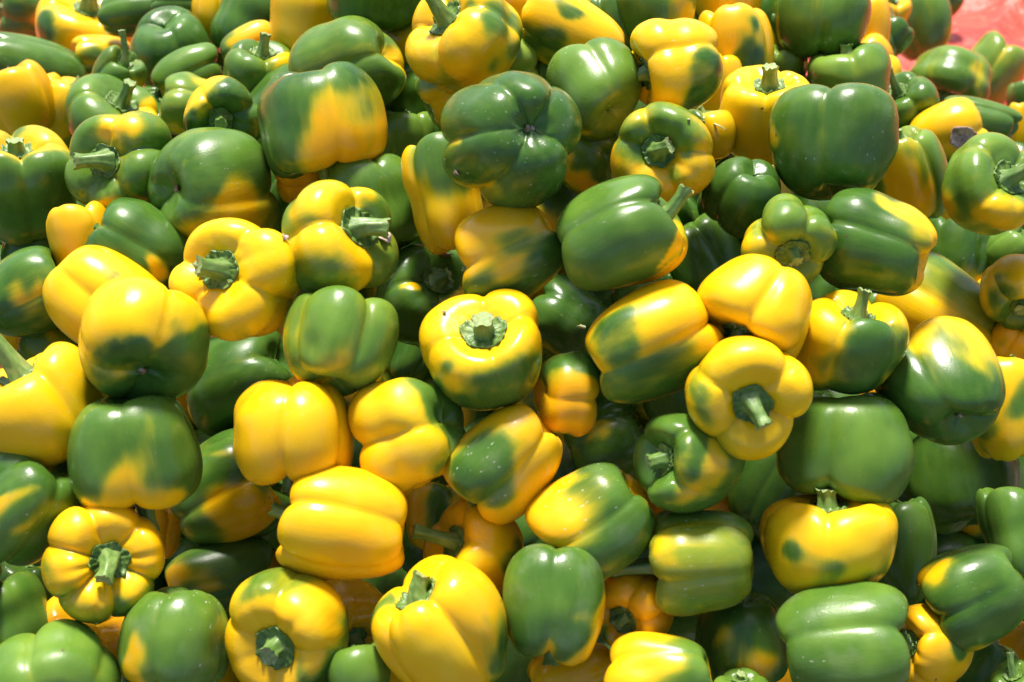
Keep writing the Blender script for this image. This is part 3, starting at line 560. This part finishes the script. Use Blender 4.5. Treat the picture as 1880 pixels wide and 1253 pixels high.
for it in range(140):
    c = CAM + R_ * Z[:, None]
    d = c[None] - c[:, None]; dist = np.linalg.norm(d, axis=-1) + np.eye(N)
    nrm = d / dist[..., None]
    ca = np.einsum('ijk,ik->ij', nrm, AX) ** 2; cb = np.einsum('ijk,jk->ij', nrm, AX) ** 2
    a = Z[:, None] / np.sqrt(ca / LP[:, None] ** 2 + (1 - ca) / DP[:, None] ** 2)
    b = Z[None, :] / np.sqrt(cb / LP[None, :] ** 2 + (1 - cb) / DP[None, :] ** 2)
    pen = SOFT * (a + b) - dist
    np.fill_diagonal(pen, -1)
    pen = np.clip(pen, 0, None) * PW
    sgn = np.sign(LAY[:, None] - LAY[None, :])                       # +1: i lies behind j
    push = (pen * sgn * np.where(sgn > 0, .32, .12)).sum(1)
    Z = Z + np.clip(push, -.006, .010) * (1 if it < 120 else .5) + (Z0 - Z) * .06
    # nothing sinks into the sheet
    zmin = .9 * np.minimum(DP, LP) * Z
    low = (CAM_H + R_[:, 2] * Z) < zmin
    Z = np.where(low, (CAM_H - zmin) / -R_[:, 2], Z)
for p, z in zip(PEP, Z): p['z'] = float(z)

# ------------------------------------------------------------------ build
def build_pepper(i, p):
    rng = np.random.default_rng(1000 + i)
    z = p['z']; pos = CAM + p['r'] * z
    k = np.linalg.norm(p['r'])
    R = p['D'] / FPX / 2 * z * 1.03; H = p['L'] / FPX / 2 * z * 1.03
    ax = p['ax']; rt, up, tow = p['frame']
    X = tow - ax * (tow @ ax)
    if np.linalg.norm(X) < .05: X = rt - ax * (rt @ ax)
    X /= np.linalg.norm(X); Y = np.cross(ax, X)
    n = p['n'] or int(rng.choice([3, 4, 4])); roll = math.radians(p['roll'] if p['roll'] is not None else rng.uniform(0, 360))
    taper = p['taper'] if p['taper'] is not None else rng.uniform(.02, .20)
    lob = p['lob'] if p['lob'] is not None else rng.uniform(.5, 1)
    lob += .22
    bend = p['bend'] if p['bend'] is not None else rng.uniform(0, .07)
    waist = p['waist'] if p['waist'] is not None else (rng.uniform(.02, .08) if rng.random() < .35 else 0)
    ns, nr = (48, 30) if p['fill'] else (96, 54)
    V, G, KL = pepper_body(rng, n, roll, taper, lob, ns, nr, bend, waist)
    U = V.reshape(-1, 3)
    # fit the outline seen from the front to the width and length asked for, and centre it
    ea = ax - tow * (ax @ tow); cphi = np.linalg.norm(ea); ea = ea / max(cphi, 1e-6); ep = np.cross(tow, ea)
    want_a = 2.06 * (H * cphi + R * (1 - cphi)); want_p = 2.06 * R
    for _ in range(4):
        W = U @ np.stack([X * R, Y * R, ax * H], 1).T
        pa, pp = W @ ea, W @ ep
        R *= float(np.clip(want_p / np.ptp(pp), .85, 1.15))
        if cphi > .4: H *= float(np.clip(want_a / np.ptp(pa), .85, 1.12))
    H = float(np.clip(H, R * .62, R * 1.5))
    M = np.stack([X * R, Y * R, ax * H], 1)                          # unit -> world offset
    W = U @ M.T
    pa, pp = W @ ea, W @ ep
    pos = pos - ea * (pa.max() + pa.min()) / 2 - ep * (pp.max() + pp.min()) / 2
    # ripeness field
    W = U @ M.T                                                      # world offsets
    base = p['base']; val = np.full(len(U), base)
    # far side: a couple of random blotches so the fruit is not one colour all round
    Minv = np.linalg.inv(M)
    wf = rng.uniform(1.5, 3.2, (3, 3)); wp = rng.uniform(0, 6.28, (3, 3))
    warp = np.stack([sum(np.sin(U @ (wf[a_] * np.roll([1, -.6, .7], a_)) * (1 + q_ * 1.3) + wp[a_, q_]) / (1 + q_) for q_ in range(3)) for a_ in range(3)], 1)
    Wq = W + warp * R * .19
    for pt in p['patches']:
        dx, dy, r = pt[:3]; v = pt[3] if len(pt) > 3 else (1 - base if not .25 < base < .75 else .9); el = pt[4] if len(pt) > 4 else 1.5
        if base > .7 and v < .3: r *= 1.18
        w0 = (rt * dx + up * dy) * R
        o = Minv @ w0; dv = Minv @ (tow * R)
        A = dv @ dv; B = o @ dv; Cc = o @ o - 1
        disc = B * B - A * Cc
        s = (-B + math.sqrt(disc)) / A if disc > 0 else -B / A
        c = w0 + tow * R * s
        q = Wq - c
        al = q @ ax
        dd = np.sqrt(((q - al[:, None] * ax) ** 2).sum(1) + (al / el) ** 2) / R
        kf = 1 - smooth(.25 * r, 1.65 * r, dd)
        val = val + (v - val) * kf
    lo = rng.uniform(-.24, .24, 8)[KL]
    val = val + np.tile(lo, nr) * np.exp(-((val - .5) / .27) ** 2)
    grv = G.reshape(-1)
    local = np.stack([U[:, 0] * R, U[:, 1] * R, U[:, 2] * H], 1)
    root = bpy.data.objects.new('bell_pepper', None)
    scene.collection.objects.link(root)
    root.empty_display_size = .02
    Mw = Matrix(((X[0], Y[0], ax[0], pos[0]), (X[1], Y[1], ax[1], pos[1]), (X[2], Y[2], ax[2], pos[2]), (0, 0, 0, 1)))
    root.matrix_world = Mw
    root['label'] = p['label']; root['category'] = 'bell pepper'
    root['group'] = {BURIED: 'peppers buried deeper in the heap', OUTER: 'peppers at the outer rim of the heap'}.get(p['label'], 'peppers on the surface of the heap')
    body = link('body', local, np.array([f for f in ring_faces(nr, ns)], np.int32)[:, ::-1], MAT_SKIN, root, None, dict(ripe=val, groove=grv))
    tone = p['tone'] or (rng.uniform(.2, .6), rng.uniform(.2, .5))
    body.color = (tone[0], tone[1], p['dust'] if p['dust'] is not None else rng.uniform(0, .35), 1)
    # ---- calyx, laid over the floor of the stem cavity
    cs = 48 if not p['fill'] else 24
    cr = rng.uniform(.27, .335); ph0 = rng.uniform(0, 6.28); nl = int(rng.choice([5, 6, 6, 7]))
    pha = np.linspace(0, 2 * np.pi, cs, endpoint=False)
    rim = cr * (1 + .06 * np.cos(nl * (pha - ph0)) + .05 * np.sin(2 * pha + rng.uniform(0, 6)) + rng.uniform(-.025, .025, cs))
    rr = np.linspace(.10, 1.0, 9)
    rad_b = np.hypot(V[..., 0], V[..., 1]); nlow = max(6, int(nr * .33))
    cx, cy = V[0, :, 0].mean(), V[0, :, 1].mean(); z0 = V[0, :, 2].mean()
    bx, by = V[:nlow, :, 0] - cx, V[:nlow, :, 1] - cy
    rb = np.maximum.accumulate(np.hypot(bx, by), axis=0)
    rings = []
    for q, f in enumerate(rr):
        ring = []
        for j, a in enumerate(pha):
            jj = int(round(a / (2 * np.pi) * ns)) % ns
            rad = rim[j] * f
            zb = np.interp(rad, rb[:, jj], V[:nlow, jj, 2])
            zz = zb * H + .0012 + R * (.018 * math.cos(nl * 3 * (a - ph0)) * f ** 2 + .05 * (1 - f) ** 2 + .02 * f * math.sin(j * 1.9))
            if f == 1.0: zz += .018 * R
            ring.append(((cx + rad * math.cos(a)) * R, (cy + rad * math.sin(a)) * R, zz))
        rings.append(ring)
    skirt = [(x_ * 1.0 + (x_ - cx * R) * .0, y_, z_ - .05 * R) for x_, y_, z_ in rings[-1]]
    rings.append(skirt)
    link('calyx', [v for r_ in rings for v in r_], [tuple(reversed(f)) for f in ring_faces(len(rings), cs)], MAT_CALYX, root)
    # ---- stem
    ln, ang, bd = p['st'] if p['st'] else (rng.uniform(.10, .16), rng.uniform(0, 360), rng.uniform(.0, .1))
    ln = ln * 1.75
    a = math.radians(ang)
    tip_dir = math.cos(a) * rt + math.sin(a) * up
    lean = np.array([tip_dir @ X, tip_dir @ Y, tip_dir @ ax])
    if p['st'] is None: lean[2] = 0
    base_pt = np.array([cx * R, cy * R, z0 * H + .0005])
    nst, nss = 12, 24
    bw = rng.uniform(.18, .22); tw = rng.uniform(.092, .118) * (1.0 if ln > .5 else 1.15)
    pts, cur, dirv = [], base_pt.copy(), np.array([0, 0, 1.0])
    for q in range(nst):
        pts.append(cur.copy())
        t = q / (nst - 1)
        dirv = dirv + lean * (bd * 1.2 + (.03 if p['st'] else 0)); dirv /= np.linalg.norm(dirv)
        cur = cur + dirv * ln * R / (nst - 1)
    nrid = int(rng.choice([5, 6])); tw0 = rng.uniform(-.8, .8)
    V2 = []
    for q in range(nst):
        t = q / (nst - 1)
        tan = pts[min(q + 1, nst - 1)] - pts[max(q - 1, 0)]; tan /= np.linalg.norm(tan)
        e1 = np.cross(tan, [0.31, .95, .05]); e1 /= np.linalg.norm(e1); e2 = np.cross(tan, e1)
        w = (tw + (bw - tw) * math.exp(-t * 4.2) + .03 * smooth(.75, 1.0, np.array(t))) * R
        for s_ in range(nss):
            b_ = 2 * math.pi * s_ / nss
            rr_ = w * (1 + .10 * math.cos(nrid * b_ + tw0 * t * 3) + .03 * math.sin(2 * b_ + 1))
            off = e1 * math.cos(b_) * rr_ + e2 * math.sin(b_) * rr_
            jag = tan * (rng.uniform(-.03, .03) * R if q == nst - 1 else 0)
            V2.append(pts[q] + off + jag)
    stem = link('stem', V2, [tuple(reversed(f)) for f in ring_faces(nst, nss)], MAT_STEM, root)
    tip = np.array(V2[-nss:]); cc = tip.mean(0)
    inner = cc + (tip - cc) * .62 - dirv * .012 * R
    capv = np.vstack([tip, inner, [cc + dirv * rng.uniform(-.02, .03) * R]])
    cf = [tuple(reversed(f)) for f in ring_faces(2, nss, None, 2 * nss)]
    link('cut_end', capv, cf, MAT_CORK if p['cork'] else MAT_CUT, stem)
    # ---- blossom scar
    if p['scar']:
        c0 = V[-1].mean(0) * np.array([R, R, H])
        sv, sf = [], []
        for q, (f, h) in enumerate(((.075, -.004), (.055, -.03), (.025, -.04))):
            for s_ in range(12):
                b_ = 2 * math.pi * s_ / 12; w = f * R * rng.uniform(.7, 1.25)
                sv.append(c0 + np.array([w * math.cos(b_), w * math.sin(b_), h * R]))
        sv.append(c0 + np.array([0, 0, -.03 * R]))
        link('blossom_scar', sv, ring_faces(3, 12, None, 36), MAT_CORK, body)
    p['root'] = root; p['R'] = R; p['pos'] = pos
    return root

seen = set()
for i, p in enumerate(PEP):
    if not p['fill']:
        assert p['label'] not in seen, p['label']
        assert 4 <= len(p['label'].split()) <= 16, (len(p['label'].split()), p['label'])
        seen.add(p['label'])
    build_pepper(i, p)

# ------------------------------------------------------------------ the red sheet the heap lies on
nx, ny = 260, 190
xs = np.linspace(-2.4, 2.4, nx); ys = np.linspace(1.22, 4.2, ny)  # near edge pulled back to keep red bounce off the heap
gx, gy = np.meshgrid(xs, ys)
gz = np.zeros_like(gx)
srng = np.random.default_rng(3)
for _ in range(26):
    a = srng.uniform(0, 6.28); f = srng.uniform(5, 24)
    gz += .075 / f * np.sin(f * (gx * math.cos(a) + gy * math.sin(a)) + srng.uniform(0, 6.28) + .6 * np.sin(gx * 3 + _))
for _ in range(9):                                                   # sharper creases
    a = srng.uniform(0, 6.28); f = srng.uniform(2.5, 7)
    gz += .022 * (1 - np.abs(np.sin(f * (gx * math.cos(a) + gy * math.sin(a)) + srng.uniform(0, 6.28) + .5 * np.sin(gy * 4 + _)))) ** 7
gz += -.03
gz = np.where(gy < 1.55, np.minimum(gz, .004), np.minimum(gz, .03)) + .01
sv = np.stack([gx, gy, gz], -1).reshape(-1, 3)
ii, jj = np.meshgrid(np.arange(ny - 1), np.arange(nx - 1), indexing='ij')
sf = np.stack([ii * nx + jj, ii * nx + jj + 1, (ii + 1) * nx + jj + 1, (ii + 1) * nx + jj], -1).reshape(-1, 4).astype(np.int32)
sheet = link('ground_sheet', sv, sf, MAT_SHEET)
sheet['kind'] = 'structure'; sheet['label'] = 'wrinkled salmon red plastic sheet under the heap of peppers'

gv = [(-9, -6, -.06), (9, -6, -.06), (9, 9, -.06), (-9, 9, -.06)]
ground = link('ground', gv, np.array([[0, 1, 2, 3]], np.int32), MAT_GROUND)  # added in place of more sheet, to keep red bounce off the fruit
ground['kind'] = 'structure'; ground['label'] = 'brown ground added in place of red sheet to cut red bounce'

# ------------------------------------------------------------------ small litter lying on the fruit
bpy.context.view_layer.update()
DG = bpy.context.evaluated_depsgraph_get()
def on_fruit(px, py):
    r = ray(px, py); r = r / np.linalg.norm(r)
    ok, loc, nor, *_ = scene.ray_cast(DG, Vector(CAM), Vector(r))
    nor = np.array(nor)
    return np.array(loc), (nor if nor @ r < 0 else -nor)

def stalk(name, pix, rad, mat, label, cat, lift=.002):
    pts = []
    for (px, py) in pix:
        l, n_ = on_fruit(px, py); pts.append(l + n_ * lift)
    pts = catmull(pts, 14)
    V2 = []
    for q in range(len(pts)):
        tan = pts[min(q + 1, len(pts) - 1)] - pts[max(q - 1, 0)]; tan /= np.linalg.norm(tan) + 1e-9
        e1 = np.cross(tan, [.2, .1, .97]); e1 /= np.linalg.norm(e1); e2 = np.cross(tan, e1)
        w = rad * (1 - .55 * q / len(pts))
        for s_ in range(6):
            b_ = s_ * math.pi / 3; V2.append(pts[q] + e1 * math.cos(b_) * w + e2 * math.sin(b_) * w * .6)
    V2 += [pts[0], pts[-1]]
    o = link(name, np.array(V2), ring_faces(len(pts), 6, len(pts) * 6, len(pts) * 6 + 1), mat)
    o['label'] = label; o['category'] = cat
    return o

def flake(name, px, py, size, mat, label, cat, seed, curl=.35, squash=.8):
    rng = np.random.default_rng(seed)
    l, n_ = on_fruit(px, py)
    e1 = np.cross(n_, [.3, .2, .93]); e1 /= np.linalg.norm(e1); e2 = np.cross(n_, e1)
    s = size / FPX * np.linalg.norm(l - CAM)
    m = 14; nr = 5
    rimf = 1 + rng.uniform(-.25, .2, m)
    up, dn = [], []
    for q in range(nr):
        f = (q + .4) / (nr - .6)
        for j in range(m):
            a = 2 * math.pi * j / m; rad = s * .5 * f * rimf[j]
            h = s * (curl * .5 * f ** 2 * math.cos(2 * a + seed) + rng.uniform(-.07, .07) + .16)
            v = l + e1 * math.cos(a) * rad + e2 * math.sin(a) * rad * squash + n_ * (h + .0012)
            up.append(v); dn.append(v - n_ * .0010)
    V2 = up + dn; o1 = nr * m
    F = [f for f in ring_faces(nr, m)]
    F2 = [tuple(reversed([v + o1 for v in f])) for f in F]
    cap = [((nr - 1) * m + j, (nr - 1) * m + o1 + j, (nr - 1) * m + o1 + (j + 1) % m, (nr - 1) * m + (j + 1) % m) for j in range(m)]
    cu, cd = len(V2), len(V2) + 1
    V2 = V2 + [np.mean(up[:m], 0), np.mean(dn[:m], 0)]
    F = F + F2 + cap + [(cu, j, (j + 1) % m) for j in range(m)] + [(cd, o1 + (j + 1) % m, o1 + j) for j in range(m)]
    o = link(name, np.array(V2), F, mat)
    o['label'] = label; o['category'] = cat
    return o

stalk('grass_stalk', [(1262, 222), (1290, 224), (1315, 230), (1330, 238)], .0011, MAT_STRAW, 'dry pale stalk lying on the green pepper with a yellow right side', 'stalk')
flake('dry_leaf', 1766, 246, 52, MAT_DRY, 'crumpled flake of dry brown leaf on a yellow pepper, upper right', 'dry leaf', 3)
flake('dry_flower', 706, 441, 24, MAT_DRY, 'pinkish dried flower tip by the thick stem of the olive pepper', 'dry flower', 5, .5)
flake('dry_flower', 816, 468, 26, MAT_CORK, 'brown shrivelled flower above the round frilled calyx, centre left', 'dry flower', 7, .6, .45)
flake('dry_flower', 520, 438, 14, MAT_DRY, 'small dried flower tip between the bright yellow and the olive pepper', 'dry flower', 9, .5)
flake('husk_crumb', 816, 576, 9, MAT_CORK, 'dark crumb on the upper left of the central yellow pepper', 'crumb', 11, .4)
flake('peel_chip', 1066, 600, 16, MAT_STRAW, 'pale chip of peel on the shaded dark green pepper at the centre', 'peel', 13, .3, .5)
flake('husk_crumb', 842, 316, 14, MAT_CORK, 'dark crumb at the edge of the tall yellow pepper', 'crumb', 17, .4, .5)

# ------------------------------------------------------------------ name the buried fruit that shows by where it shows
TEN = ['zero', 'five', 'ten', 'fifteen', 'twenty', 'twenty-five', 'thirty', 'thirty-five', 'forty', 'forty-five', 'fifty', 'fifty-five', 'sixty',
       'sixty-five', 'seventy', 'seventy-five', 'eighty', 'eighty-five', 'ninety', 'ninety-five', 'a hundred']
hits = {}
for py in range(6, 1253, 16):
    for px in range(6, 1880, 16):
        r = ray(px, py)
        ok, loc, nor, ix, ob, _m = scene.ray_cast(DG, Vector(CAM), Vector(r / np.linalg.norm(r)))
        if ok:
            while ob.parent: ob = ob.parent
            hits.setdefault(ob.name, []).append((px, py))
for p in PEP:
    if not p['fill']: continue
    h = hits.get(p['root'].name)
    if not h: continue
    mx, my = np.mean(h, 0)
    tint = 'orange' if p['base'] > .5 else 'shade-darkened green'
    for s_ in ('glimpsed deep in a gap', 'half buried in a gap', 'showing dimly in a gap'):
        lab = '%s pepper %s, %s percent across and %s percent down' % (tint, s_, TEN[int(round(mx / 94))], TEN[int(round(my / 62.65))])
        if lab not in seen: break
    seen.add(lab)
    p['root']['label'] = lab
HIDDEN = [(i, p['label']) for i, p in enumerate(PEP) if not p['fill'] and len(hits.get(p['root'].name, [])) < 4]
if HIDDEN: print('HARDLY SEEN', HIDDEN)
